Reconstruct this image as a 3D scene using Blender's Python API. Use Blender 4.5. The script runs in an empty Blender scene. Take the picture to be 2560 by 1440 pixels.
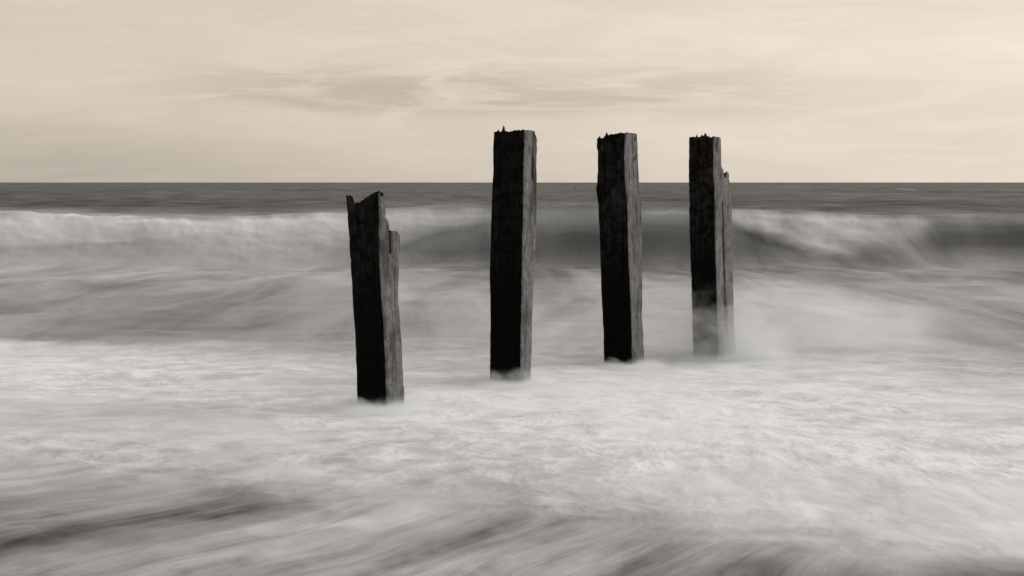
import bpy, math, random
import numpy as np

# ------------------------------------------------------------------ camera
F = 3200.0          # focal length in photograph pixels (2560 wide)
H = 1.6             # eye height above the water, m
HOR = 456.0         # horizon row in the photograph
scene = bpy.context.scene
cam_d = bpy.data.cameras.new('camera')
cam_d.sensor_width = 36.0
cam_d.lens = F / 2560.0 * 36.0
cam_d.shift_y = (HOR - 720.0) / 2560.0
cam_d.clip_start = 0.05
cam_d.clip_end = 60000.0
cam = bpy.data.objects.new('camera', cam_d)
cam.location = (0, 0, H)
cam.rotation_euler = (math.pi / 2, 0, 0)
scene.collection.objects.link(cam)
scene.camera = cam

# ------------------------------------------------------------------ sky, sun, exposure
SUN_AZ, SUN_EL = math.radians(72), math.radians(32)     # azimuth clockwise from the view axis (+Y)
sun_dir = (math.cos(SUN_EL) * math.sin(SUN_AZ), math.cos(SUN_EL) * math.cos(SUN_AZ), math.sin(SUN_EL))


class NT:
    """small helper around a node tree"""
    def __init__(self, tree):
        self.t = tree
        tree.nodes.clear()

    def n(self, typ, **kw):
        nd = self.t.nodes.new(typ)
        for k, v in kw.items():
            setattr(nd, k, v)
        return nd

    def link(self, a, b):
        self.t.links.new(a, b)

    def _set(self, sock, v):
        if hasattr(v, 'links') or hasattr(v, 'is_linked'):
            self.link(v, sock)
        else:
            sock.default_value = v

    def math(self, op, a, b=None, c=None, clamp=False):
        nd = self.n('ShaderNodeMath', operation=op, use_clamp=clamp)
        self._set(nd.inputs[0], a)
        if b is not None:
            self._set(nd.inputs[1], b)
        if c is not None:
            self._set(nd.inputs[2], c)
        return nd.outputs[0]

    def mapr(self, v, a, b, c=0.0, d=1.0, smooth=True):
        nd = self.n('ShaderNodeMapRange', interpolation_type='SMOOTHSTEP' if smooth else 'LINEAR')
        self._set(nd.inputs[0], v)
        for i, q in enumerate((a, b, c, d)):
            self._set(nd.inputs[1 + i], q)
        return nd.outputs[0]

    def mix(self, f, a, b):
        nd = self.n('ShaderNodeMix', data_type='RGBA')
        self._set(nd.inputs[0], f)
        self._set(nd.inputs[6], a)
        self._set(nd.inputs[7], b)
        return nd.outputs[2]

    def fmix(self, f, a, b):
        nd = self.n('ShaderNodeMix', data_type='FLOAT')
        self._set(nd.inputs[0], f)
        self._set(nd.inputs[2], a)
        self._set(nd.inputs[3], b)
        return nd.outputs[0]

    def vec(self, x, y, z=0.0):
        nd = self.n('ShaderNodeCombineXYZ')
        for i, q in enumerate((x, y, z)):
            self._set(nd.inputs[i], q)
        return nd.outputs[0]

    def scale(self, v, s, off=(0, 0, 0)):
        nd = self.n('ShaderNodeMapping')
        self.link(v, nd.inputs[0])
        nd.inputs['Scale'].default_value = s
        nd.inputs['Location'].default_value = off
        return nd.outputs[0]

    def noise(self, v, scale=1.0, detail=4.0, rough=0.5, dist=0.0, lac=2.0):
        nd = self.n('ShaderNodeTexNoise')
        self.link(v, nd.inputs['Vector'])
        nd.inputs['Scale'].default_value = scale
        nd.inputs['Detail'].default_value = detail
        nd.inputs['Roughness'].default_value = rough
        nd.inputs['Lacunarity'].default_value = lac
        nd.inputs['Distortion'].default_value = dist
        return nd.outputs[0]

    def attr(self, name):
        return self.n('ShaderNodeAttribute', attribute_name=name)


world = bpy.data.worlds.new('World')
scene.world = world
world.use_nodes = True
w = NT(world.node_tree)
tc = w.n('ShaderNodeTexCoord')
sep = w.n('ShaderNodeSeparateXYZ')
w.link(tc.outputs['Generated'], sep.inputs[0])
az = w.math('ARCTAN2', sep.outputs[0], sep.outputs[1])
el = sep.outputs[2]
dot = w.n('ShaderNodeVectorMath', operation='DOT_PRODUCT')
w.link(tc.outputs['Generated'], dot.inputs[0])
dot.inputs[1].default_value = (math.sin(SUN_AZ), math.cos(SUN_AZ), 0.0)
sunside = dot.outputs['Value']
sky = w.n('ShaderNodeTexSky', sky_type='NISHITA', sun_disc=False)
sky.sun_elevation = SUN_EL
sky.sun_rotation = SUN_AZ
sky.air_density = 1.2
sky.dust_density = 3.0
bw = w.n('ShaderNodeRGBToBW')
w.link(sky.outputs[0], bw.inputs[0])
# a veil of thin high cloud, brighter towards the sun, thicker and duller low down away from it
veil = w.math('MULTIPLY_ADD', sunside, 2.4, 8.0)
away = w.mapr(sunside, 0.62, -0.1)
low = w.mapr(el, 0.075, 0.0)
veil = w.math('MULTIPLY', veil, w.math('SUBTRACT', 1.0, w.math('MULTIPLY', w.math('MULTIPLY', away, low), 0.19)))
cv = w.vec(w.math('MULTIPLY', az, 7.5), w.math('MULTIPLY', el, 42.0))
n1 = w.noise(cv, 1.0, 7, 0.6, 0.9)
cv2 = w.vec(w.math('MULTIPLY', az, 15.0), w.math('MULTIPLY', w.math('MULTIPLY_ADD', az, -0.03, el), 150.0), 3.7)
n2 = w.noise(cv2, 1.0, 5, 0.6, 0.9)
cv3 = w.vec(w.math('MULTIPLY', az, 2.2), w.math('MULTIPLY', el, 17.0), 8.1)
n3 = w.noise(cv3, 1.0, 2, 0.5, 0.3)
band = w.math('MULTIPLY', w.mapr(el, 0.045, 0.062), w.mapr(el, 0.098, 0.078))
bank = w.math('MULTIPLY', band, w.math('MULTIPLY', w.mapr(az, -0.34, -0.12), w.mapr(az, 0.26, 0.05)))
patch = w.math('MULTIPLY', w.mapr(n1, 0.38, 0.58), w.math('MULTIPLY_ADD', bank, 0.75, 0.30))
patch = w.math('ADD', patch, w.math('MULTIPLY', bank, 0.30))
wisp = w.math('MULTIPLY', w.mapr(n2, 0.50, 0.70), w.math('MULTIPLY_ADD', bank, 0.8, w.math('MULTIPLY', w.mapr(n1, 0.40, 0.60), 0.5)))
shade = w.math('SUBTRACT', 1.0, w.math('MULTIPLY', patch, 0.19))
shade = w.math('ADD', shade, w.math('MULTIPLY', wisp, 0.12))
shade = w.math('MULTIPLY', shade, w.mapr(n3, 0.3, 0.7, 0.955, 1.045))
lum = w.math('MULTIPLY', veil, shade)
lum = w.math('ADD', w.math('MULTIPLY', lum, 0.80), w.math('MULTIPLY', w.math('MINIMUM', bw.outputs[0], 9.0), 0.20))
tint = w.n('ShaderNodeVectorMath', operation='SCALE')
tint.inputs[0].default_value = (1.0, 0.884, 0.742)
w.link(lum, tint.inputs['Scale'])
bg = w.n('ShaderNodeBackground')
bg.inputs['Strength'].default_value = 0.1
w.link(tint.outputs[0], bg.inputs['Color'])
out = w.n('ShaderNodeOutputWorld')
w.link(bg.outputs[0], out.inputs['Surface'])

sun_l = bpy.data.lights.new('sun', 'SUN')
sun_l.energy = 1.5
sun_l.angle = math.radians(40)
sun_l.color = (1.0, 0.93, 0.84)
sun = bpy.data.objects.new('sun', sun_l)
from mathutils import Vector
sun.rotation_euler = (-Vector(sun_dir)).to_track_quat('-Z', 'Y').to_euler()
scene.collection.objects.link(sun)

vs = scene.view_settings
vs.view_transform = 'Standard'
vs.look = 'None'
vs.exposure = 0.0
vs.gamma = 1.0
vs.use_curve_mapping = False
scene.render.engine = 'CYCLES'
scene.cycles.use_denoising = True
scene.cycles.volume_bounces = 6
scene.cycles.max_bounces = 8


# ------------------------------------------------------------------ helpers
def perlin(x, y, seed=0):
    rng = np.random.RandomState(seed)
    perm = rng.permutation(512)
    ang = rng.rand(512) * 2 * np.pi
    gx, gy = np.cos(ang), np.sin(ang)
    xi, yi = np.floor(x).astype(np.int64), np.floor(y).astype(np.int64)
    xf, yf = x - xi, y - yi

    def g(ix, iy, dx, dy):
        h = perm[(perm[ix & 511] + iy) & 511]
        return gx[h] * dx + gy[h] * dy
    u = xf * xf * xf * (xf * (xf * 6 - 15) + 10)
    v = yf * yf * yf * (yf * (yf * 6 - 15) + 10)
    a = g(xi, yi, xf, yf) * (1 - u) + g(xi + 1, yi, xf - 1, yf) * u
    b = g(xi, yi + 1, xf, yf - 1) * (1 - u) + g(xi + 1, yi + 1, xf - 1, yf - 1) * u
    return (a * (1 - v) + b * v) * 1.4


def fbm(x, y, octaves=4, seed=0, gain=0.5):
    s, a = 0, 1.0
    for o in range(octaves):
        s = s + a * perlin(x * 2 ** o, y * 2 ** o, seed + o * 7)
        a *= gain
    return s


def sstep(x, a, b):
    t = np.clip((x - a) / (b - a), 0, 1)
    return t * t * (3 - 2 * t)


def mesh_obj(name, verts, faces, material, parent=None, smooth=True, attrs=None):
    me = bpy.data.meshes.new(name)
    verts = np.asarray(verts, dtype=np.float32)
    faces = np.asarray(faces, dtype=np.int32)
    k = faces.shape[1]
    me.vertices.add(len(verts))
    me.vertices.foreach_set('co', verts.ravel())
    me.loops.add(faces.size)
    me.loops.foreach_set('vertex_index', faces.ravel())
    me.polygons.add(len(faces))
    me.polygons.foreach_set('loop_start', np.arange(0, faces.size, k, dtype=np.int32))
    me.polygons.foreach_set('use_smooth', np.full(len(faces), smooth))
    me.update(calc_edges=True)
    me.validate()
    for an, av in (attrs or {}).items():
        av = np.asarray(av, dtype=np.float32)
        if av.ndim == 1:
            at = me.attributes.new(an, 'FLOAT', 'POINT')
            at.data.foreach_set('value', av)
        else:
            at = me.attributes.new(an, 'FLOAT_VECTOR', 'POINT')
            at.data.foreach_set('vector', av.ravel())
    me.materials.append(material)
    ob = bpy.data.objects.new(name, me)
    scene.collection.objects.link(ob)
    if parent is not None:
        ob.parent = parent
    return ob


def grid_faces(nr, nc):
    i = np.arange(nr - 1)[:, None] * nc + np.arange(nc - 1)[None, :]
    i = i.ravel()
    return np.stack([i, i + 1, i + nc + 1, i + nc], 1)


def s2l(b):
    b = np.asarray(b, float) / 255.0
    return np.where(b <= 0.04045, b / 12.92, ((b + 0.055) / 1.055) ** 2.4)


# ------------------------------------------------------------------ materials
def material(name):
    m = bpy.data.materials.new(name)
    m.use_nodes = True
    return m, NT(m.node_tree)


def sea_material():
    m, t = material('surf_and_sea_water')
    geo = t.n('ShaderNodeNewGeometry')
    pos = geo.outputs['Position']
    foam_and_shade = t.attr('foam_and_shade').outputs['Fac']
    swash = t.attr('swash').outputs['Fac']
    lively = t.attr('lively').outputs['Fac']
    open_sea = t.attr('open_sea').outputs['Fac']
    flow = t.attr('flow').outputs['Vector']
    # drifting lace of foam in the surf
    a = t.noise(t.scale(pos, (0.55, 1.0, 0.6)), 0.75, 5, 0.55, 0.9)
    b = t.noise(t.scale(pos, (0.42, 1.0, 0.6), (7, 3, 0)), 2.6, 4, 0.55, 0.6)
    c = t.noise(t.scale(pos, (0.5, 1.0, 0.6), (1, 9, 0)), 7.0, 3, 0.5, 0.5)
    near = t.attr('near').outputs['Fac']
    fan = t.attr('fan').outputs['Fac']
    fanv = t.attr('fan_flow').outputs['Vector']
    fa = t.noise(t.scale(fanv, (1.0, 1.0, 1.0), (3, 3, 0)), 0.9, 3, 0.5, 0.7)
    fb = t.noise(t.scale(fanv, (0.8, 1.0, 1.0), (9, 1, 0)), 2.6, 3.5, 0.58, 0.6)
    fc = t.noise(t.scale(fanv, (0.8, 1.0, 1.0), (5, 8, 0)), 6.0, 2.5, 0.55, 0.4)
    big = t.noise(t.scale(pos, (1.0, 0.24, 0.6), (11, 4, 0)), 0.62, 5, 0.55, 1.3)
    a = t.fmix(fan, a, fa)
    b = t.fmix(fan, b, fb)
    c = t.fmix(fan, c, fc)
    curd = t.noise(t.scale(pos, (0.9, 1.0, 0.6), (6, 2, 0)), 4.6, 3, 0.55, 0.35)     # curdled bubbles close by
    curd = t.math('MULTIPLY', t.math('SUBTRACT', curd, 0.5), t.mapr(t.noise(t.scale(pos, (0.6, 1.0, 1.0), (8, 8, 0)), 0.8, 3, 0.5, 0.8), 0.38, 0.62, 0.1, 1.0))
    lace_n = t.math('ADD', t.math('ADD', t.math('MULTIPLY', a, 0.34), t.math('MULTIPLY', b, 0.38)), t.math('MULTIPLY', c, 0.28))
    lace_n = t.math('ADD', lace_n, t.math('MULTIPLY', curd, 0.60))
    lace_n = t.mapr(lace_n, 0.37, 0.63, -1.0, 1.0, False)
    lace_f = t.math('ADD', t.math('ADD', t.math('MULTIPLY', big, 0.74), t.math('MULTIPLY', a, 0.20)), t.math('MULTIPLY', b, 0.06))
    lace_f = t.mapr(lace_f, 0.36, 0.64, -0.9, 0.9, False)
    lace = t.fmix(near, lace_f, lace_n)
    # fine threads of foam left on the surface
    th = t.noise(t.scale(pos, (0.8, 1.0, 0.6), (2, 6, 0)), 0.9, 3, 0.5, 1.5)
    thread = t.mapr(t.math('ABSOLUTE', t.math('SUBTRACT', th, 0.5)), 0.010, 0.0)
    thread = t.math('MULTIPLY', thread, t.mapr(t.noise(pos, 0.6, 2, 0.5, 0.5), 0.52, 0.66))
    # streaks drawn out by the backwash running off the beach
    f1 = t.noise(t.scale(flow, (1.0, 1.0, 1.0)), 1.0, 3, 0.5, 0.25)
    f2 = t.noise(t.scale(flow, (1.6, 3.2, 1.0), (4, 2, 0)), 1.0, 4, 0.55, 0.3)
    f3 = t.noise(t.scale(flow, (4.5, 9.0, 1.0), (4, 2, 0)), 1.0, 3, 0.5, 0.3)
    st = t.math('ADD', t.math('ADD', t.math('MULTIPLY', f1, 0.48), t.math('MULTIPLY', f2, 0.36)), t.math('MULTIPLY', f3, 0.16))
    st = t.mapr(st, 0.39, 0.61, -1.0, 1.0, False)
    st = t.math('ADD', t.math('MULTIPLY', st, 0.85), t.math('MULTIPLY', lace, 0.35))
    # wind streaks on the open water
    o1 = t.noise(t.scale(pos, (1.0, 0.5, 1.0)), 0.035, 4, 0.65, 0.3)
    o2 = t.noise(t.scale(pos, (0.7, 0.6, 1.0), (5, 5, 0)), 0.35, 4, 0.6, 0.3)
    os_ = t.math('ADD', t.math('MULTIPLY', o1, 0.5), t.math('MULTIPLY', o2, 0.5))
    os_ = t.mapr(os_, 0.38, 0.62, -1.0, 1.0, False)
    n = t.fmix(t.math('MULTIPLY', swash, t.attr('runs').outputs['Fac']), lace, st)
    amp = t.fmix(swash, 0.17, 0.25)
    # patches are weaker where the foam and shade tone is dark
    amp = t.math('MULTIPLY', amp, t.mapr(foam_and_shade, 0.0, 0.25, 0.35, 1.0))
    d_s = t.math('MULTIPLY', t.math('MULTIPLY', n, amp), lively)
    d_o = t.math('MULTIPLY', os_, 0.085)
    d_s = t.math('ADD', d_s, t.math('MULTIPLY', t.math('MULTIPLY', thread, near), 0.07))
    whiteness = t.math('ADD', foam_and_shade, t.fmix(open_sea, d_s, d_o), clamp=True)
    col = t.mix(whiteness, (0.028, 0.030, 0.033, 1), (0.755, 0.812, 0.91, 1))
    rough = t.fmix(whiteness, 0.55, 0.85)
    bump = t.n('ShaderNodeBump')
    bump.inputs['Strength'].default_value = 0.25
    bump.inputs['Distance'].default_value = 0.05
    t.link(n, bump.inputs['Height'])
    p = t.n('ShaderNodeBsdfPrincipled')
    t.link(col, p.inputs['Base Color'])
    t.link(rough, p.inputs['Roughness'])
    t._set(p.inputs['Specular IOR Level'], t.fmix(whiteness, 0.08, 0.08))
    t.link(bump.outputs[0], p.inputs['Normal'])
    o = t.n('ShaderNodeOutputMaterial')
    t.link(p.outputs[0], o.inputs['Surface'])
    return m


def sand_material():
    m, t = material('wet_sand')
    geo = t.n('ShaderNodeNewGeometry')
    a = t.noise(geo.outputs['Position'], 1.3, 5, 0.6, 0.3)
    b = t.noise(geo.outputs['Position'], 60, 3, 0.6, 0)
    f = t.math('ADD', t.math('MULTIPLY', a, 0.7), t.math('MULTIPLY', b, 0.3))
    col = t.mix(f, (0.10, 0.095, 0.088, 1), (0.24, 0.225, 0.205, 1))
    p = t.n('ShaderNodeBsdfPrincipled')
    t.link(col, p.inputs['Base Color'])
    p.inputs['Roughness'].default_value = 0.6
    o = t.n('ShaderNodeOutputMaterial')
    t.link(p.outputs[0], o.inputs['Surface'])
    return m


def wood_material():
    m, t = material('weathered_groyne_timber')
    tcd = t.n('ShaderNodeTexCoord')
    ob = tcd.outputs['Object']
    lit_side = t.attr('lit_side').outputs['Fac']      # sunlit side painted pale, shaded sides painted near black
    dry = t.attr('dry').outputs['Fac']            # above the tide mark
    pit = t.attr('pit').outputs['Fac']            # cracks and holes, their inner shade painted black
    grain = t.noise(t.scale(ob, (1, 1, 0.045)), 95, 4, 0.6, 0.4)
    grain2 = t.noise(t.scale(ob, (1, 1, 0.08), (2, 5, 0)), 28, 4, 0.6, 0.6)
    blot = t.noise(ob, 14, 4, 0.65, 0.5)
    fine = t.noise(ob, 130, 3, 0.6, 0)
    g = t.math('ADD', t.math('MULTIPLY', grain, 0.5), t.math('MULTIPLY', grain2, 0.5))
    g = t.mapr(g, 0.36, 0.64, 0, 1, False)
    sp = t.mapr(t.math('ADD', t.math('MULTIPLY', blot, 0.6), t.math('MULTIPLY', fine, 0.4)), 0.36, 0.64, 0, 1, False)
    shade_wood = t.mix(g, (0.0015, 0.0015, 0.0016, 1), (0.0045, 0.0045, 0.0046, 1))
    shade_dry = t.mix(g, (0.003, 0.003, 0.003, 1), (0.038, 0.038, 0.039, 1))
    shade_wood = t.mix(t.math('MULTIPLY', dry, t.mapr(blot, 0.35, 0.65)), shade_wood, shade_dry)
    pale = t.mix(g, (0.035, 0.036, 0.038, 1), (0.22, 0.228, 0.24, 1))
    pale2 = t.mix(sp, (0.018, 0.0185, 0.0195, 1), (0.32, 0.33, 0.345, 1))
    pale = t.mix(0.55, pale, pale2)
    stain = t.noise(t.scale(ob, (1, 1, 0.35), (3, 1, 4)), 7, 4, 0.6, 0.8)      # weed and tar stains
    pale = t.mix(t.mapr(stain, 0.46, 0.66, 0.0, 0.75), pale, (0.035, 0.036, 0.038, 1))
    lit_mix = t.mapr(t.math('ADD', lit_side, t.math('MULTIPLY', t.math('SUBTRACT', blot, 0.5), 0.35)), 0.42, 0.62)
    col = t.mix(lit_mix, shade_wood, pale)
    col = t.mix(pit, col, (0.004, 0.004, 0.004, 1))
    bump = t.n('ShaderNodeBump')
    bump.inputs['Strength'].default_value = 0.9
    bump.inputs['Distance'].default_value = 0.012
    hgt = t.math('ADD', t.math('MULTIPLY', g, 0.5), t.math('MULTIPLY', sp, 0.5))
    t.link(hgt, bump.inputs['Height'])
    p = t.n('ShaderNodeBsdfPrincipled')
    t.link(col, p.inputs['Base Color'])
    t._set(p.inputs['Roughness'], t.fmix(lit_mix, 0.55, 0.7))
    t._set(p.inputs['Specular IOR Level'], t.fmix(lit_mix, 0.03, 0.25))
    t.link(bump.outputs[0], p.inputs['Normal'])
    o = t.n('ShaderNodeOutputMaterial')
    t.link(p.outputs[0], o.inputs['Surface'])
    return m


def spray_material(name, dens, hz, rad, thr=(0.35, 0.7), step=0.3, nscale=4.0, base=4.0, soft=0.45, det=3, thin=0.5):
    """soft white spray, thick at the water and thinning upwards (object space, z from the water)"""
    m, t = material(name)
    tcd = t.n('ShaderNodeTexCoord')
    ob = tcd.outputs['Object']
    s = t.n('ShaderNodeSeparateXYZ')
    t.link(ob, s.inputs[0])
    n = t.noise(t.scale(ob, (0.8, 1.0, 1.3)), nscale, det, 0.6, 0.9)
    # ragged top: the noise shifts the height at which it ends
    zz = t.math('ADD', s.outputs[2], t.math('MULTIPLY', t.math('SUBTRACT', 0.5, n), hz * 2.0))
    up = t.mapr(zz, hz, hz * soft)
    up = t.math('ADD', up, t.math('MULTIPLY', t.mapr(s.outputs[2], 0.055, 0.0), base))
    rr = t.n('ShaderNodeVectorMath', operation='LENGTH')
    t.link(t.scale(ob, (1.0 / rad[0], 1.0 / rad[1], 0.0)), rr.inputs[0])
    fall = t.mapr(rr.outputs['Value'], 1.0, 0.35)
    d = t.math('MULTIPLY', t.math('MULTIPLY', up, fall), t.mapr(n, thr[0], thr[1], thin, 1.0))
    d = t.math('MULTIPLY', d, dens)
    v = t.n('ShaderNodeVolumePrincipled')
    v.inputs['Color'].default_value = (0.925, 0.955, 0.985, 1)
    v.inputs['Anisotropy'].default_value = 0.0
    t.link(d, v.inputs['Density'])
    o = t.n('ShaderNodeOutputMaterial')
    t.link(v.outputs[0], o.inputs['Volume'])
    m.cycles.volume_step_rate = step
    return m


M_SEA, M_SAND, M_WOOD = sea_material(), sand_material(), wood_material()

# ------------------------------------------------------------------ the sea: one sheet to the horizon
# foam cover and breaker shading painted as one tone, read at a lattice of points (rows and columns of the photograph, put on the
# water where they lie): 0..255 = how white the water is there
PX = np.array([-640] + list(range(0, 2561, 160)) + [3200], float)
ROWS = [
    (457, 95, 95, 95, 95, 95, 95, 93, 93, 95),
    (470, 98, 98, 98, 96, 100, 98, 95, 96, 98),
    (500, 92, 94, 95, 95, 95, 92, 90, 95, 100),
    (516, 110, 100, 98, 98, 98, 100, 112, 125, 118, 118, 108, 100, 100, 96, 95, 98, 102),
    (528, 165, 150, 115, 110, 112, 125, 175, 165, 140, 135, 135, 135, 140, 110, 104, 115, 112),
    (540, 198, 190, 175, 150, 160, 185, 198, 178, 145, 135, 135, 130, 158, 150, 125, 140, 120),
    (552, 200, 200, 203, 205, 203, 200, 195, 165, 130, 128, 120, 112, 160, 172, 150, 135, 120),
    (570, 195, 193, 192, 192, 192, 190, 186, 130, 112, 105, 95, 92, 138, 175, 165, 105, 95),
    (590, 185, 184, 180, 178, 180, 175, 160, 108, 98, 78, 78, 84, 105, 170, 150, 82, 78),
    (610, 172, 165, 155, 162, 172, 165, 138, 98, 88, 74, 74, 84, 95, 155, 130, 80, 80),
    (630, 160, 156, 155, 160, 166, 158, 118, 88, 84, 80, 82, 90, 98, 135, 120, 100, 105),
    (650, 168, 162, 160, 160, 160, 150, 125, 98, 95, 92, 95, 100, 112, 120, 122, 122, 125),
    (680, 165, 163, 160, 158, 158, 155, 148, 138, 128, 120, 115, 120, 130, 130, 130, 132, 135),
    (720, 150, 142, 135, 140, 145, 148, 150, 152, 150, 150, 150, 158, 165, 150, 145, 145, 145),
    (745, 140, 135, 132, 132, 138, 145, 148, 152, 155, 158, 158, 165, 180, 170, 155, 150, 148),
    (775, 132, 130, 130, 132, 135, 142, 147, 152, 157, 160, 162, 168, 172, 180, 175, 150, 145),
    (800, 130, 128, 130, 130, 132, 138, 142, 150, 157, 160, 163, 168, 172, 172, 170, 150, 138),
    (845, 138, 140, 142, 150, 160, 165, 175, 165, 140),
    (866, 205, 190, 170, 165, 170, 175, 180, 175, 145),
    (900, 210, 205, 200, 190, 190, 185, 195, 190, 160),
    (940, 215, 210, 205, 205, 205, 210, 212, 205, 190),
    (980, 205, 208, 210, 210, 215, 220, 215, 210, 208),
    (1020, 205, 200, 205, 208, 215, 220, 215, 205, 205),
    (1060, 195, 195, 200, 205, 212, 215, 215, 208, 210),
    (1100, 190, 195, 190, 200, 208, 212, 212, 208, 212),
    (1140, 180, 185, 180, 195, 200, 208, 210, 210, 215),
    (1180, 165, 170, 175, 185, 195, 205, 205, 210, 218),
    (1220, 155, 150, 155, 180, 185, 200, 205, 205, 212),
    (1260, 145, 145, 140, 165, 175, 185, 200, 205, 205),
    (1300, 130, 140, 140, 150, 150, 165, 190, 195, 205),
    (1340, 125, 140, 145, 140, 155, 150, 170, 190, 200),
    (1380, 140, 140, 150, 140, 160, 145, 150, 175, 190),
    (1420, 145, 145, 135, 150, 160, 145, 135, 150, 150),
    (1440, 145, 145, 135, 150, 155, 145, 130, 130, 120),
    (1700, 145, 145, 140, 150, 150, 145, 135, 130, 125),
]
PY = np.array([r[0] for r in ROWS], float)


def widen(v):
    v = np.array(v, float)
    if len(v) == 9:
        v = np.interp(np.arange(17) / 2.0, np.arange(9), v)
    return np.concatenate([v[:1], v, v[-1:]])


LAT = np.array([widen(r[1:]) for r in ROWS])


def lattice(px, py):
    i = np.clip(np.searchsorted(PY, py) - 1, 0, len(PY) - 2)
    j = np.clip(np.searchsorted(PX, px) - 1, 0, len(PX) - 2)
    fy = np.clip((py - PY[i]) / (PY[i + 1] - PY[i]), 0, 1)
    fx = np.clip((px - PX[j]) / (PX[j + 1] - PX[j]), 0, 1)
    fx = fx * fx * (3 - 2 * fx)
    fy = fy * fy * (3 - 2 * fy)
    return (LAT[i, j] * (1 - fx) + LAT[i, j + 1] * fx) * (1 - fy) + (LAT[i + 1, j] * (1 - fx) + LAT[i + 1, j + 1] * fx) * fy


WAVE_Y = 28.0
# crest height of the breaker along x (metres), from its crest line in the photograph
CR_X = np.array([-40, -11.2, -8.4, -5.6, -2.8, -1.0, 1.9, 5.4, 8.0, 9.8, 11.2, 40])
CR_H = np.array([0.75, 0.98, 0.86, 0.86, 1.03, 1.12, 1.10, 1.00, 0.88, 0.90, 0.88, 0.7])


def sea_height(x, y):
    z = np.zeros_like(x)
    yc = WAVE_Y + 0.5 * np.sin(x * 0.21 + 0.6) + 0.35 * fbm(x * 0.16, x * 0 + 3.1, 2, 5)
    hc = np.interp(x, CR_X, CR_H) + 0.05 * fbm(x * 0.5, x * 0 + 1.7, 3, 9)
    dy = y - yc
    front = np.where(dy < 0, np.clip(1 + dy / 1.9, 0, 1) ** 1.7, 0)
    back = np.where(dy >= 0, np.exp(-(dy / 4.2) ** 2), 0)
    z += hc * (front + back)
    z -= 0.10 * np.exp(-((dy + 3.0) / 1.6) ** 2)
    # swell behind the breaker and chop out to sea
    far = sstep(y, 33, 45)
    z += far * (0.20 * fbm(x * 0.03, y * 0.09, 3, 21) + 0.15 * fbm(x * 0.13, y * 0.30, 3, 22)) * np.clip(220 / np.maximum(y, 1), 0, 1) ** 0.7
    # broken water inshore
    near = 1 - sstep(y, 24, 27)
    z += near * (0.030 * fbm(x * 0.45, y * 0.8, 3, 31) + 0.012 * fbm(x * 1.6, y * 2.6, 3, 32)) * sstep(y, 1.5, 9)
    # low bore arriving at the posts, and the small heap against them
    z += 0.05 * np.exp(-((y - 12.4 + 0.12 * x) / 0.7) ** 2) * sstep(-x, -3.0, 1.0)
    return z


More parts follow.
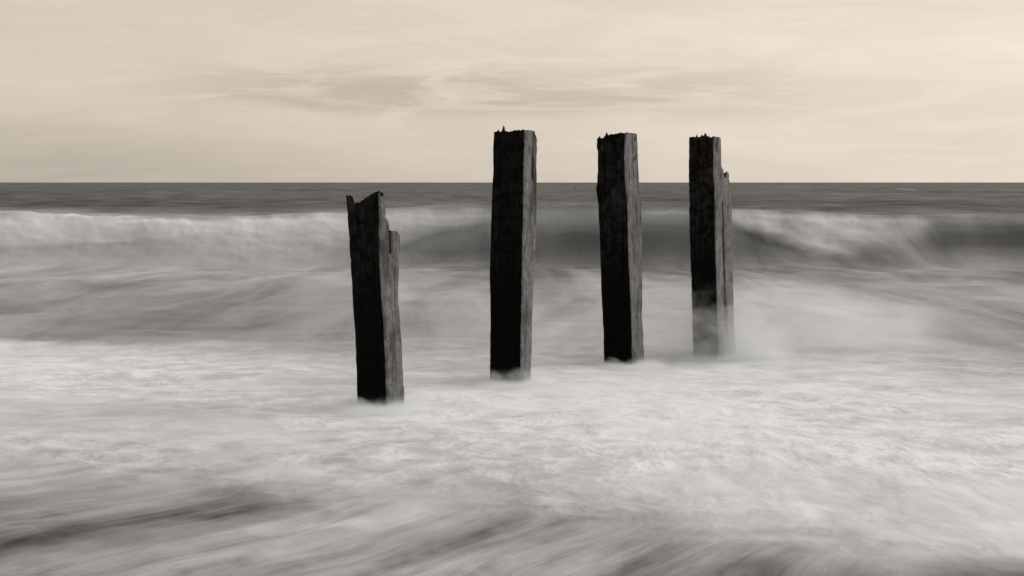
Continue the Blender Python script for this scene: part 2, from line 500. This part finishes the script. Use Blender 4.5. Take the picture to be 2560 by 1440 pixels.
def build_sea():
    py = np.concatenate([np.arange(1900, 1460, -20), np.arange(1460, 760, -3.0), np.arange(760, 664, -3.0)])
    d1 = F * H / (py - HOR)
    d2 = np.concatenate([np.arange(d1[-1] + 0.15, 25.6, 0.15), np.arange(25.6, 29.6, 0.045), np.arange(29.6, 40, 0.2)])
    p3 = np.concatenate([np.arange(40.3, 110, 0.45), np.exp(np.linspace(math.log(110), math.log(500), 190, endpoint=False)), np.exp(np.linspace(math.log(500), math.log(25000), 90))])
    d0 = np.array([1.2, 1.8, 2.6, 3.2])
    D = np.concatenate([d0, d1[d1 > 3.3], d2, p3])
    u = np.concatenate([np.linspace(-1.6, -0.47, 24, endpoint=False), np.linspace(-0.47, 0.47, 620), np.linspace(0.47, 1.6, 25)[1:]])
    Y, U = np.meshgrid(D, u, indexing='ij')
    X = Y * U
    Z = sea_height(X, Y)
    Z = Z * (1 - sstep(Y, 2000, 6000))
    # lumps in the tumbling whitewater
    ppx, ppy = 1280 + F * X / Y, HOR + F * (H - Z) / Y
    wob = 14 * fbm(X * 0.9, Y * 1.2, 3, 41) * sstep(ppy, 470, 700) + 4 * fbm(X * 0.6, Y * 0.9, 3, 43)
    b = lattice(ppx + 30 * fbm(X * 0.5, Y * 0.8, 3, 42), ppy + wob * 0.6)
    foam_w = sstep(b, 110, 190)
    lump = np.exp(-((Y - WAVE_Y + 0.6) / 1.5) ** 2) * foam_w
    Z = Z + lump * 0.07 * (fbm(X * 1.1, Y * 1.8, 4, 44))
    # white horses out at sea
    caps = [(1985, 467.5, 26, 1.3, 70), (2137, 464, 9, 1.2, 60), (2250, 473.5, 17, 1.2, 65), (2505, 485, 48, 1.2, 40),
            (2095, 513, 32, 1.5, 45), (2062, 485, 16, 2.2, 30), (1165, 470, 9, 1.0, 50), (1205, 487, 18, 1.0, 25),
            (1370, 478, 8, 1.0, 30), (440, 484, 60, 1.2, 14), (2260, 546, 30, 2.0, 20), (2350, 483, 10, 1.2, 22)]
    Dg, Ug = Y, U
    extra = np.zeros_like(b)
    for cx, cy, sx, sy, am in caps:
        yy = F * H / (cy - HOR)
        if yy > 40:
            x0, wx = (cx - 1280) / F * yy, sx / F * yy
            wy = max(sy * yy * yy / (F * H), 0.3)
            extra += am * np.exp(-((X - x0) / wx) ** 2 - ((Y - yy - 0.15 * wy * np.sin(X * 3 / wx)) / wy) ** 2)
    # dark runnels where the backwash thins over the sand, fanning down the beach
    runs = [([(-60, 1388), (330, 1300), (700, 1252)], 22, -8), ([(460, 1294), (780, 1258)], 9, -22), ([(120, 1378), (430, 1310)], 9, -16),
            ([(860, 1450), (1110, 1365), (1330, 1288)], 15, -30), ([(400, 1446), (620, 1392), (870, 1328)], 15, -32), ([(640, 1446), (860, 1380)], 12, -18),
            ([(1130, 1450), (1320, 1378), (1500, 1310)], 22, -24), ([(1520, 1450), (1620, 1402), (1740, 1350)], 24, -34), ([(1390, 1404), (1500, 1362)], 10, -18),
            ([(1780, 1440), (1900, 1380)], 16, -22), ([(0, 1250), (260, 1212)], 8, -16), ([(-40, 1330), (300, 1262)], 9, -16), ([(60, 1440), (420, 1352)], 10, -18), ([(-40, 1300), (240, 1246)], 7, 12), ([(200, 1400), (520, 1330)], 9, 14), ([(760, 1100), (1010, 1108)], 6, -20),
            ([(0, 1420), (240, 1370)], 14, 16), ([(700, 1330), (1050, 1290)], 14, 16), ([(1000, 1440), (1260, 1350)], 18, 18), ([(1380, 1440), (1560, 1380)], 14, 16),
            ([(1700, 1430), (1840, 1370)], 12, 16), ([(60, 1235), (250, 1205)], 8, 14), ([(560, 1340), (800, 1290)], 10, 14)]
    sel = (ppy > 1060) & (ppy < 1520) & (np.abs(ppx - 1280) < 1700)
    qx, qy = ppx[sel] + 18 * fbm(X[sel] * 1.2, Y[sel] * 1.2, 2, 72), ppy[sel] + 9 * fbm(X[sel] * 2, Y[sel] * 2, 3, 73)
    acc = np.zeros(qx.shape)
    for pts, wid, am in runs:
        best = np.zeros_like(qx)
        for (x0, y0), (x1, y1) in zip(pts[:-1], pts[1:]):
            L = math.hypot(x1 - x0, y1 - y0)
            ex, ey = (x1 - x0) / L, (y1 - y0) / L
            al = (qx - x0) * ex + (qy - y0) * ey
            ac = (qx - x0) * -ey + (qy - y0) * ex
            over = np.maximum(np.maximum(-al, al - L), 0)
            best = np.maximum(best, np.exp(-(ac / wid) ** 2 - (over / (wid * 3)) ** 2))
        ax, bx_ = pts[0][0], pts[-1][0]
        tt = np.clip((qx - ax) / (bx_ - ax), -0.2, 1.2)
        best = best * np.clip(1.15 - np.abs(tt - 0.35) ** 1.5 * 1.7, 0.05, 1) * (0.8 + 0.7 * fbm(qx * 0.012, qy * 0.03, 3, 74))
        acc += am * best
    b[sel] += acc
    # foam curtain, crest highlights and lip shade of the breaker, painted into the tone
    strokes = [([(1845, 545), (1950, 578), (2080, 622)], 15, 34), ([(1850, 530), (2000, 541), (2200, 552), (2300, 552)], 9, 26), ([(1850, 578), (1920, 602), (2010, 634)], 9, -22),
               ([(2080, 560), (2190, 600)], 16, 16), ([(0, 622), (250, 612), (350, 600)], 7, -10), ([(0, 533), (160, 536), (330, 549), (460, 553)], 5, 14), ([(600, 553), (860, 537)], 5, 12),
               ([(1005, 522), (1120, 514), (1190, 522)], 6, 16), ([(1620, 531), (1720, 534)], 4, 22), ([(1000, 618), (1090, 588), (1190, 566)], 9, -16), ([(2420, 536), (2560, 545)], 7, 16)]
    sw = (Y > 24.5) & (Y < 32) & (np.abs(ppx - 1280) < 1500)
    qx, qy = ppx[sw] + 8 * fbm(X[sw] * 1.5, Z[sw] * 4, 3, 75), ppy[sw] + 7 * fbm(X[sw] * 1.8, Z[sw] * 5, 4, 76, 0.6)
    acc = np.zeros(qx.shape)
    for pts, wid, am in strokes:
        best = np.zeros_like(qx)
        for (x0, y0), (x1, y1) in zip(pts[:-1], pts[1:]):
            L = math.hypot(x1 - x0, y1 - y0)
            ex, ey = (x1 - x0) / L, (y1 - y0) / L
            al = (qx - x0) * ex + (qy - y0) * ey
            ac = (qx - x0) * -ey + (qy - y0) * ex
            over = np.maximum(np.maximum(-al, al - L), 0)
            best = np.maximum(best, np.exp(-(ac / wid) ** 2 - (over / (wid * 3)) ** 2))
        acc += am * best
    b[sw] += acc
    b = np.clip(b + extra, 0, 235)
    b = b - 23 * sstep(Y, 28.5, 33)
    E = 0.88
    foam_and_shade = np.clip((s2l(b) / E - 0.030) / 0.77, 0, 1)  # foam cover plus painted wave shade, together driving the base colour
    lively = 1 - 0.72 * np.exp(-((Y - 27.3) / 1.9) ** 4) * (1 - 0.75 * np.exp(-((X - 7.2) / 2.2) ** 4))
    edge = np.interp(ppx, [-600, 0, 640, 1300, 1700, 2300, 2560, 3200], [1150, 1170, 1225, 1292, 1325, 1395, 1405, 1430])
    swash = sstep(ppy + 22 * fbm(X * 1.3, Y * 1.6, 3, 51), edge - 35, edge + 45)
    open_sea = sstep(Y, 28.2, 31.0)
    cx, cy = 5.2, 12.5
    r = np.sqrt((X - cx) ** 2 + (Y - cy) ** 2)
    th = np.arctan2(-(X - cx), -(Y - cy))
    flow = np.stack([np.log(np.maximum(r, 0.05)) * 3.0, th * 13.0 + 0.12 * fbm(X * 0.8, Y * 0.8, 2, 71), np.zeros_like(r)], -1)
    near = 1 - sstep(Y, 10.5, 14)
    runsm = 1 - 0.85 * sstep(X, 0.7, 1.9)
    fx, fy = 1.9, 11.6
    fr = np.sqrt((X - fx) ** 2 + (Y - fy) ** 2)
    fth = np.arctan2(-(X - fx), -(Y - fy))
    fan = 0.75 * sstep(fr, 2.5, 4.2) * (1 - sstep(Y, 7.2, 9.2))
    fan_flow = np.stack([fr * 0.62, fth * 4.4, np.zeros_like(fr)], -1)
    V = np.stack([X, Y, Z], -1).reshape(-1, 3)
    ob = mesh_obj('sea', V, grid_faces(len(D), len(u)), M_SEA, attrs={
        'foam_and_shade': foam_and_shade.ravel(), 'swash': swash.ravel(), 'lively': lively.ravel(), 'near': near.ravel(), 'runs': runsm.ravel(), 'fan': fan.ravel(), 'fan_flow': fan_flow.reshape(-1, 3), 'open_sea': open_sea.ravel(), 'flow': flow.reshape(-1, 3)})
    ob['kind'] = 'structure'
    return ob


build_sea()


def build_beach():
    xs = np.linspace(-60, 60, 61)
    ys = np.concatenate([np.linspace(-60, -4, 15), np.linspace(-3, 40, 60)])
    Y, X = np.meshgrid(ys, xs, indexing='ij')
    Z = np.where(Y < 4, (4 - Y) * 0.055 - 0.19, -0.19 - (Y - 4) * 0.05)
    Z = np.minimum(Z, 1.6) + 0.02 * fbm(X * 0.3, Y * 0.3, 3, 61)
    ob = mesh_obj('beach', np.stack([X, Y, Z], -1).reshape(-1, 3), grid_faces(len(ys), len(xs)), M_SAND)
    ob['kind'] = 'structure'


build_beach()

# ------------------------------------------------------------------ the four timber posts
# outlines in photograph pixels: left edge, front corner (between the two sides in view) and right edge by row;
# top profile along the dark side (a, 0 = left corner, 1 = front corner) and along the pale side (b, 0 = front, 1 = rear)
POSTS = [
    dict(base=1022, ang=31.5, seed=1,
         L=[(470, 861), (498, 863), (529, 865.5), (595, 870), (651, 873), (707, 877), (760, 880), (807, 883), (882, 887), (962, 890), (1030, 891.5)],
         C=[(470, 947), (500, 948), (551, 948.5), (618, 948.5), (684, 951), (760, 955.5), (795, 959), (862, 962), (918, 964.5), (993, 966.7), (1030, 967)],
         R=[(470, 1002), (609, 1002), (640, 1000), (684, 999), (760, 998), (802, 1002), (862, 1005.5), (918, 1009), (984, 1012), (1030, 1014.5)],
         TA=[(0, 494), (0.04, 488), (0.08, 493), (0.12, 510), (0.16, 533), (0.22, 533), (0.26, 511), (0.4, 508), (0.5, 504), (0.58, 497), (0.65, 493), (0.8, 485), (0.9, 478), (1, 483)],
         TB=[(0, 480), (0.1, 480), (0.2, 482), (0.25, 492), (0.29, 546), (0.36, 550), (0.43, 558), (0.48, 579), (0.62, 582), (0.8, 583), (0.92, 588), (1, 600)],
         cracks=[('R', 0.50, 0.52, 580, 640, 0.045, 0.05), ('D', 0.30, 0.34, 520, 640, 0.012, 0.012), ('D', 0.55, 0.56, 500, 600, 0.010, 0.012),
                 ('R', 0.78, 0.70, 600, 800, 0.012, 0.012), ('D', 0.80, 0.78, 480, 560, 0.010, 0.014)],
         holes=[('R', 0.13, 487, 2.2, 3.5)],
         shards=[(0.90, 0.10, 500, 475, 0.016, 0.004), (0.60, 0.12, 510, 494, 0.02, 0.0)],
         label='shortest broken post, nearest the beach at the left, leaning, with a jagged stepped top'),
    dict(base=962, ang=21.5, seed=2,
         L=[(320, 1233), (335, 1232.5), (365, 1231), (440, 1230.7), (470, 1228.7), (515, 1227), (590, 1225), (650, 1223), (702, 1223), (740, 1224.5), (827, 1224.5), (890, 1223), (970, 1223)],
         C=[(320, 1312), (365, 1312.5), (402, 1310), (490, 1309.5), (590, 1308), (650, 1307), (740, 1306), (815, 1303.7), (920, 1303), (970, 1303)],
         R=[(320, 1345), (355, 1345), (440, 1343), (515, 1344.5), (560, 1342.5), (615, 1341), (655, 1339), (735, 1334), (815, 1332), (915, 1330), (970, 1329)],
         TA=[(0, 334), (0.03, 330), (0.1, 327), (0.16, 329), (0.4, 329), (0.6, 327.5), (0.87, 324.5), (1, 326)],
         TB=[(0, 326), (0.3, 324), (0.6, 323), (0.74, 323), (0.79, 334), (0.88, 340), (0.94, 346), (1, 353)],
         cracks=[('R', 0.70, 0.62, 322, 462, 0.055, 0.06), ('R', 0.82, 0.90, 480, 575, 0.03, 0.04), ('R', 0.55, 0.50, 565, 640, 0.02, 0.02),
                 ('R', 0.72, 0.62, 575, 660, 0.02, 0.02), ('D', 0.78, 0.80, 325, 350, 0.02, 0.02), ('D', 0.90, 0.92, 325, 420, 0.012, 0.012), ('D', 0.3, 0.32, 600, 720, 0.010, 0.010)],
         holes=[],
         shards=[(0.27, 0.12, 338, 313, 0.036, 0.004), (0.14, 0.10, 338, 323, 0.032, 0.0)],
         label='second post from the left, darkest and broadest, flat top with one small pointed splinter'),
    dict(base=918, ang=24.0, seed=3,
         L=[(330, 1490), (350, 1490), (367, 1489.5), (375, 1492), (425, 1492), (457, 1491), (470, 1488), (487, 1490), (512, 1493), (550, 1495), (612, 1498), (660, 1499.5), (725, 1501), (775, 1504.5), (850, 1507), (925, 1509)],
         C=[(330, 1564), (347, 1562.5), (400, 1562.5), (450, 1564), (500, 1569), (550, 1570.5), (625, 1572), (650, 1572.5), (700, 1576), (775, 1579.5), (850, 1580.5), (925, 1581)],
         R=[(327, 1594), (350, 1595.5), (407, 1597), (450, 1599), (475, 1601), (512, 1605), (575, 1607), (660, 1607.5), (750, 1607), (787, 1606), (837, 1609), (915, 1613)],
         TA=[(0, 350), (0.05, 345), (0.12, 344), (0.2, 346), (0.38, 338), (0.6, 335), (0.8, 330.5), (0.95, 332), (1, 334)],
         TB=[(0, 334), (0.1, 331), (0.5, 329), (0.8, 326), (0.95, 326), (1, 328)],
         cracks=[('D', 0.28, 0.30, 440, 545, 0.02, 0.012), ('D', 0.62, 0.60, 345, 420, 0.010, 0.012), ('R', 0.55, 0.60, 520, 600, 0.018, 0.014), ('D', 0.12, 0.16, 350, 430, 0.012, 0.012)],
         holes=[('R', 0.74, 397, 3.4, 6.0), ('R', 0.80, 345, 2.4, 4.0)],
         shards=[(0.10, 0.08, 354, 338, 0.026, 0.0), (0.30, 0.14, 350, 330, 0.046, 0.002)],
         label='third post from the left, top slanting up rightwards, bolt holes in its pale side'),
    dict(base=896, ang=30.5, seed=4,
         L=[(330, 1721), (342, 1720.7), (400, 1720), (475, 1720.5), (525, 1720.7), (600, 1722), (637, 1723.7), (712, 1726), (775, 1728), (850, 1729.5), (902, 1731)],
         C=[(330, 1785), (400, 1784.5), (440, 1783.7), (460, 1787), (525, 1788), (575, 1788.7), (660, 1790), (675, 1791), (755, 1793), (825, 1795), (892, 1796)],
         R=[(330, 1822), (430, 1823), (450, 1826), (487, 1830.5), (525, 1831), (600, 1832.5), (660, 1834), (750, 1836), (812, 1837), (860, 1840), (902, 1845)],
         TA=[(0, 342), (0.05, 339), (0.13, 338), (0.3, 340), (0.38, 346), (0.44, 346), (0.6, 344), (0.8, 343.5), (1, 342)],
         TB=[(0, 342), (0.2, 342), (0.40, 342), (0.44, 347), (0.47, 413), (0.52, 420), (0.6, 421), (0.64, 442), (0.72, 445), (0.78, 436), (0.88, 429), (0.94, 431), (1, 438)],
         cracks=[('D', 0.40, 0.38, 340, 410, 0.030, 0.05), ('R', 0.42, 0.48, 515, 905, 0.055, 0.10), ('R', 0.20, 0.19, 340, 385, 0.014, 0.02), ('D', 0.38, 0.44, 410, 480, 0.014, 0.012)],
         holes=[],
         shards=[(0.16, 0.30, 350, 333, 0.022, 0.0), (0.46, 0.30, 352, 331, 0.050, 0.008), (0.34, 0.34, 352, 335, 0.05, 0.0), (0.57, 0.36, 352, 338, 0.04, 0.008)],
         label='rightmost post, its rear half broken off at the top, long split down its pale side'),
]
NF = 64      # columns per side
NR = 230     # rows


def interp_rows(tab, py):
    a = np.array(tab, float)
    return np.interp(py, a[:, 0], a[:, 1])


def build_post(P):
    sd = P['seed'] * 100
    d = F * H / (P['base'] - HOR)
    th = math.radians(P['ang'])
    # direction of sight at the post, so that the angles hold as seen from the camera
    xm = (interp_rows(P['C'], P['base']) - 1280) / F
    view = math.atan(xm)
    ca, sa = math.cos(th - view * 0), math.sin(th - view * 0)
    ux, uy = -ca, sa            # front corner -> left corner
    vx, vy = sa, ca             # front corner -> right corner

    def z_of(py):
        return H - (np.asarray(py, float) - HOR) * d / F

    def py_of(z):
        return HOR + F * (H - z) / d

    def corners(z):
        """front corner and side widths at height z"""
        py = np.clip(py_of(z), 300, P['base'] + 6)
        kx = (interp_rows(P['C'], py) - 1280) / F
        kl = (interp_rows(P['L'], py) - 1280) / F
        kr = (interp_rows(P['R'], py) - 1280) / F
        cx = kx * d
        # (cx + w*ux) / (d + w*uy) = kl
        w1 = (kl * d - cx) / (ux - kl * uy)
        w2 = (kr * d - cx) / (vx - kr * vy)
        return cx, w1, w2

    zb = -0.55
    cx0, w10, w20 = corners(np.array([0.0]))
    org = np.array([cx0[0] + 0.5 * (w10[0] * ux + w20[0] * vx), d + 0.5 * (w10[0] * uy + w20[0] * vy), 0.0])

    def top(a, b):
        ta = z_of(np.interp(a, *zip(*P['TA'])))
        ta = ta + 0.011 * sstep(a, 0.1, 0.4) * fbm(a * 9 + sd, b * 5, 3, sd + 3, 0.45)
        tb = z_of(np.interp(b, *zip(*P['TB'])))
        tb = tb + 0.008 * fbm(a * 5, b * 9 + sd, 3, sd + 4, 0.45) * np.clip(b * 8, 0, 1)
        # hollowed by rot behind the rim
        hollow = 0.035 * sstep(np.minimum(np.minimum(a, 1 - a), np.minimum(b, 1 - b)), 0.05, 0.25) * (0.6 + fbm(a * 7, b * 7 + sd, 2, sd + 6))
        k = 0.010       # soft minimum
        hh = np.clip(0.5 + 0.5 * (tb - ta) / k, 0, 1)
        return tb + (ta - tb) * hh - k * hh * (1 - hh) - hollow

    def place(a, b, z, dep):
        """a: 0 left..1 front corner on the dark side; b: 0 front..1 rear; dep: inward displacement fraction"""
        px, py_ = 2 * a - 1, 2 * b - 1
        nexp = 11.0
        q = (np.abs(px) ** nexp + np.abs(py_) ** nexp) ** (1 / nexp)
        q = np.maximum(q, 1.0)
        px, py_ = px / q, py_ / q
        px, py_ = px * 1.022 * (1 - dep), py_ * 1.022 * (1 - dep)
        aa, bb = (px + 1) / 2, (py_ + 1) / 2
        cx, w1, w2 = corners(z)
        # wavering grain of the baulk
        X = cx + (1 - aa) * w1 * ux + bb * w2 * vx
        Y = d + (1 - aa) * w1 * uy + bb * w2 * vy
        return X, Y

    s = np.linspace(0, 1, NF, endpoint=False)
    one, zero = np.ones(NF), np.zeros(NF)
    # perimeter: dark side left->front, pale side front->rear, then the two hidden sides
    A = np.concatenate([s, one, 1 - s, zero])
    B = np.concatenate([zero, s, one, 1 - s])
    side = np.repeat([0, 1, 2, 3], NF)
    per = np.concatenate([s, 1 + s, 2 + s, 3 + s])
    T = top(A, B)
    v = np.linspace(0, 1, NR) ** 0.9
    Zg = zb + v[:, None] * (T[None, :] - zb)
    Ag, Bg, Pg, Sg = [np.broadcast_to(q, Zg.shape) for q in (A, B, per, side)]
    ang = Pg / 4 * 2 * np.pi
    cxn, syn = np.cos(ang) * 2.2, np.sin(ang) * 2.2
    # grain: long furrows plus knocks
    dep = 0.020 * np.abs(fbm(Pg * 11 + sd, Zg * 1.3, 3, sd + 11)) + 0.012 * fbm(Pg * 26 + sd, Zg * 3.0, 2, sd + 12) + 0.018 * fbm(Pg * 4, Zg * 5, 3, sd + 13)
    dep = np.maximum(dep, -0.02)
    # corners chewed
    cor = np.exp(-((np.minimum(Pg % 1.0, 1 - Pg % 1.0)) / 0.05) ** 2)
    dep = dep + cor * 0.085 * np.clip(fbm(Pg * 3 + sd, Zg * 9, 4, sd + 14), 0, 1)
    pit = np.zeros_like(Zg)
    for f, a0, a1, r0, r1, wid, dp in P['cracks']:
        z0, z1 = z_of(r0), z_of(r1)
        tt = np.clip((z0 - Zg) / (z0 - z1), 0, 1)
        ctr = (0 if f == 'D' else 1) + a0 + (a1 - a0) * tt + 0.012 * fbm(Zg * 9, Zg * 0 + a0 * 40, 2, sd + 15)
        ends = sstep((Zg - z1) / (z0 - z1), 0.0, 0.12) if r1 < P['base'] - 30 else 1.0
        ends = ends * np.where(Zg > z0 + 0.03, 0.0 if r0 > 500 and P['seed'] == 4 else 1.0, 1.0)
        if r1 > 880:
            wloc = wid * (0.35 + 0.65 * tt)
        else:
            wloc = wid * (0.45 + 0.55 * ends)
        wloc = wloc * (2.7 if f == 'R' else 1.2)
        k = np.exp(-(np.abs(Pg - ctr) / (wloc * 0.5)) ** 4) * ends
        dep = dep + dp * 3.2 * k
        pit = np.maximum(pit, k)
    for f, b0, r, hw, hh in P['holes']:
        fw = 34.0
        k = np.exp(-(((Pg - 1 - b0) * fw / hw) ** 2 + ((py_of(Zg) - r) / hh) ** 2) ** 2)
        dep = dep + 0.22 * k
        pit = np.maximum(pit, k)
    X, Y = place(Ag, Bg, Zg, dep)
    lit_side = np.where(Sg == 1, 1.0, np.where(Sg == 2, 0.8, 0.0))  # light and shade of the sides put into the wood colour
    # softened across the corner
    lit_side = np.where((Sg == 0) & (Pg > 0.985), 0.5, lit_side)
    dry = (0.45 if P['seed'] == 2 else 1.0) * sstep(Zg, 0.55, 1.5) * np.ones_like(Zg)
    nper = 4 * NF
    V = [np.stack([X, Y, Zg], -1).reshape(-1, 3)]
    faces = []
    i = np.arange(NR - 1)[:, None] * nper
    j = np.arange(nper)[None, :]
    j2 = (j + 1) % nper
    faces.append(np.stack([(i + j).ravel(), (i + j2).ravel(), (i + nper + j2).ravel(), (i + nper + j).ravel()], 1))
    # broken top
    n = NF + 1
    idx = -np.ones((n, n), int)
    topo = (NR - 1) * nper
    for k in range(NF):
        idx[k, 0] = topo + k
        idx[NF, k] = topo + NF + k
        idx[NF - k, NF] = topo + 2 * NF + k
        idx[0, NF - k] = topo + 3 * NF + k
    ia, ib = np.meshgrid(np.arange(1, NF), np.arange(1, NF), indexing='ij')
    ia, ib = ia.ravel(), ib.ravel()
    a_, b_ = ia / NF, ib / NF
    zt = top(a_, b_) + 0.010 * fbm(a_ * 16, b_ * 16 + sd, 3, sd + 21)
    xt, yt = place(a_, b_, zt, np.zeros_like(zt))
    idx[ia, ib] = NR * nper + np.arange(len(ia))
    V.append(np.stack([xt, yt, zt], -1))
    g = idx
    faces.append(np.stack([g[:-1, :-1].ravel(), g[1:, :-1].ravel(), g[1:, 1:].ravel(), g[:-1, 1:].ravel()], 1))
    V = np.concatenate(V) - org
    nt = len(zt)
    # the broken top is raw wood, given the dark tone all over
    attrs = {'lit_side': np.concatenate([lit_side.ravel(), np.full(nt, 0.15)]),
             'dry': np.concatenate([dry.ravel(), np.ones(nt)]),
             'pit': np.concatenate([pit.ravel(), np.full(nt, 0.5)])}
    ob = bpy.data.objects.new('timber_post', None)
    ob.empty_display_size = 0.2
    scene.collection.objects.link(ob)
    ob.location = org
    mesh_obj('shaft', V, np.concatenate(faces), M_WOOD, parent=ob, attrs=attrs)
    ob['label'] = P['label']
    ob['category'] = 'post'
    ob['group'] = 'row of old groyne posts standing in the surf'
    # splinters standing up from the broken top
    rng = random.Random(sd)
    for a, b, r0, r1, wid, lean in P['shards']:
        z0, z1 = float(z_of(r0)), float(z_of(r1))
        bx, by = place(np.array([a]), np.array([b]), np.array([z0]), np.array([0.0]))
        ns, nl = 9, 9
        vs_, fs_ = [], []
        for q in range(nl):
            t_ = q / (nl - 1)
            wr = wid * (1 - t_ ** 1.6 * 0.86) * 0.5
            for e in range(ns):
                an = 2 * math.pi * e / ns
                rr = wr * (1 + 0.28 * math.sin(3 * an + a * 30) + 0.18 * rng.uniform(-1, 1))
                vs_.append((bx[0] - org[0] + math.cos(an) * rr + lean * t_ + 0.003 * math.sin(t_ * 7 + a * 9),
                            by[0] - org[1] + math.sin(an) * rr * 0.8, z0 + (z1 - z0) * t_ + 0.002 * rng.uniform(-1, 1)))
        vs_.append((bx[0] - org[0] + lean, by[0] - org[1], z1 + 0.003))
        for q in range(nl - 1):
            for e in range(ns):
                fs_.append((q * ns + e, q * ns + (e + 1) % ns, (q + 1) * ns + (e + 1) % ns, (q + 1) * ns + e))
        tip = len(vs_) - 1
        for e in range(ns):
            fs_.append(((nl - 1) * ns + e, (nl - 1) * ns + (e + 1) % ns, tip, tip))
        me = bpy.data.meshes.new('splinter')
        me.from_pydata(vs_, [], [f if f[2] != f[3] else f[:3] for f in fs_] + [tuple(reversed(range(ns)))])
        me.materials.append(M_WOOD)
        at = me.attributes.new('dry', 'FLOAT', 'POINT')
        at.data.foreach_set('value', np.ones(len(vs_), dtype=np.float32))
        so = bpy.data.objects.new('splinter', me)
        scene.collection.objects.link(so)
        so.parent = ob
    return ob, org


posts = [build_post(P) for P in POSTS]


# ------------------------------------------------------------------ spray hanging over the water at the posts
def build_spray(x, y, rx, ry, hz, dens, step=0.3, nscale=4.0, zlo=-0.12):
    nx, ny = 20, 12
    verts, faces = [], []
    seg = 28
    for zz in (zlo, hz * 1.7):
        for k in range(seg):
            an = 2 * math.pi * k / seg
            verts.append((math.cos(an) * rx, math.sin(an) * ry, zz))
    me = bpy.data.meshes.new('sea_spray')
    fs = [(k, (k + 1) % seg, seg + (k + 1) % seg, seg + k) for k in range(seg)]
    fs.append(tuple(reversed(range(seg))))
    fs.append(tuple(range(seg, 2 * seg)))
    me.from_pydata(verts, [], fs)
    me.materials.append(spray_material('white_sea_spray', dens, hz, (rx, ry), step=step, nscale=nscale, soft=0.0 if hz > 0.4 else 0.45, base=2.0 if hz > 0.4 else 9.0, det=5 if hz > 0.4 else 3, thin=0.6 if hz > 0.6 else 0.4))
    ob = bpy.data.objects.new('sea_spray', me)
    ob.location = (x, y, 0)
    scene.collection.objects.link(ob)
    ob['kind'] = 'stuff'
    return ob


SPRAY = [(0, 0.40, 0.40, 0.095, 3.2), (1, 0.40, 0.40, 0.15, 2.8), (2, 0.40, 0.40, 0.09, 3.2), (3, 0.80, 0.55, 0.66, 3.6)]
SPRAY_LABELS = ['low white spray washing round the foot of the leftmost short post',
                'white spray climbing the foot of the broad second post',
                'thin white spray at the foot of the third post with bolt holes',
                'tall veil of white spray bursting over the foot of the rightmost post']
for (i, rx, ry, hz, dens), lab in zip(SPRAY, SPRAY_LABELS):
    o = posts[i][1]
    sp = build_spray(o[0], o[1] - 0.12, rx, ry, hz, dens, step=0.45 if hz > 0.4 else 0.3)
    sp['label'] = lab
    sp['category'] = 'spray'


o = posts[3][1]
sp = build_spray(o[0] + 1.25, o[1] + 0.75, 1.5, 0.8, 0.55, 1.5, nscale=2.6, step=0.4)
sp['label'] = 'thin smoky spray drifting off behind and right of the rightmost post'
sp['category'] = 'spray'


# ------------------------------------------------------------------ a small float far out
def build_float():
    y = F * H / (474.5 - HOR)
    x = (1437.5 - 1280) / F * y
    prof = [(0.0, -0.25), (0.16, -0.22), (0.27, -0.05), (0.28, 0.06), (0.24, 0.16), (0.12, 0.22), (0.06, 0.24), (0.05, 0.38), (0.0, 0.40)]
    seg = 14
    verts, faces = [], []
    for r, z in prof:
        for k in range(seg):
            an = 2 * math.pi * k / seg
            verts.append((r * math.cos(an), r * math.sin(an), z))
    for q in range(len(prof) - 1):
        for k in range(seg):
            faces.append((q * seg + k, q * seg + (k + 1) % seg, (q + 1) * seg + (k + 1) % seg, (q + 1) * seg + k))
    m, t = material('dark_float_rubber')
    p = t.n('ShaderNodeBsdfPrincipled')
    tcd = t.n('ShaderNodeTexCoord')
    t.link(t.mix(t.noise(tcd.outputs['Object'], 9, 3), (0.012, 0.012, 0.012, 1), (0.04, 0.04, 0.038, 1)), p.inputs['Base Color'])
    p.inputs['Roughness'].default_value = 0.6
    o = t.n('ShaderNodeOutputMaterial')
    t.link(p.outputs[0], o.inputs['Surface'])
    ob = mesh_obj('float_buoy', verts, faces, m)
    zz = float(sea_height(np.array([[x]]), np.array([[y]]))[0, 0])
    ob.location = (x, y, zz + 0.05)
    ob['label'] = 'tiny dark float far out on the sea between the two middle posts'
    ob['category'] = 'float'


build_float()
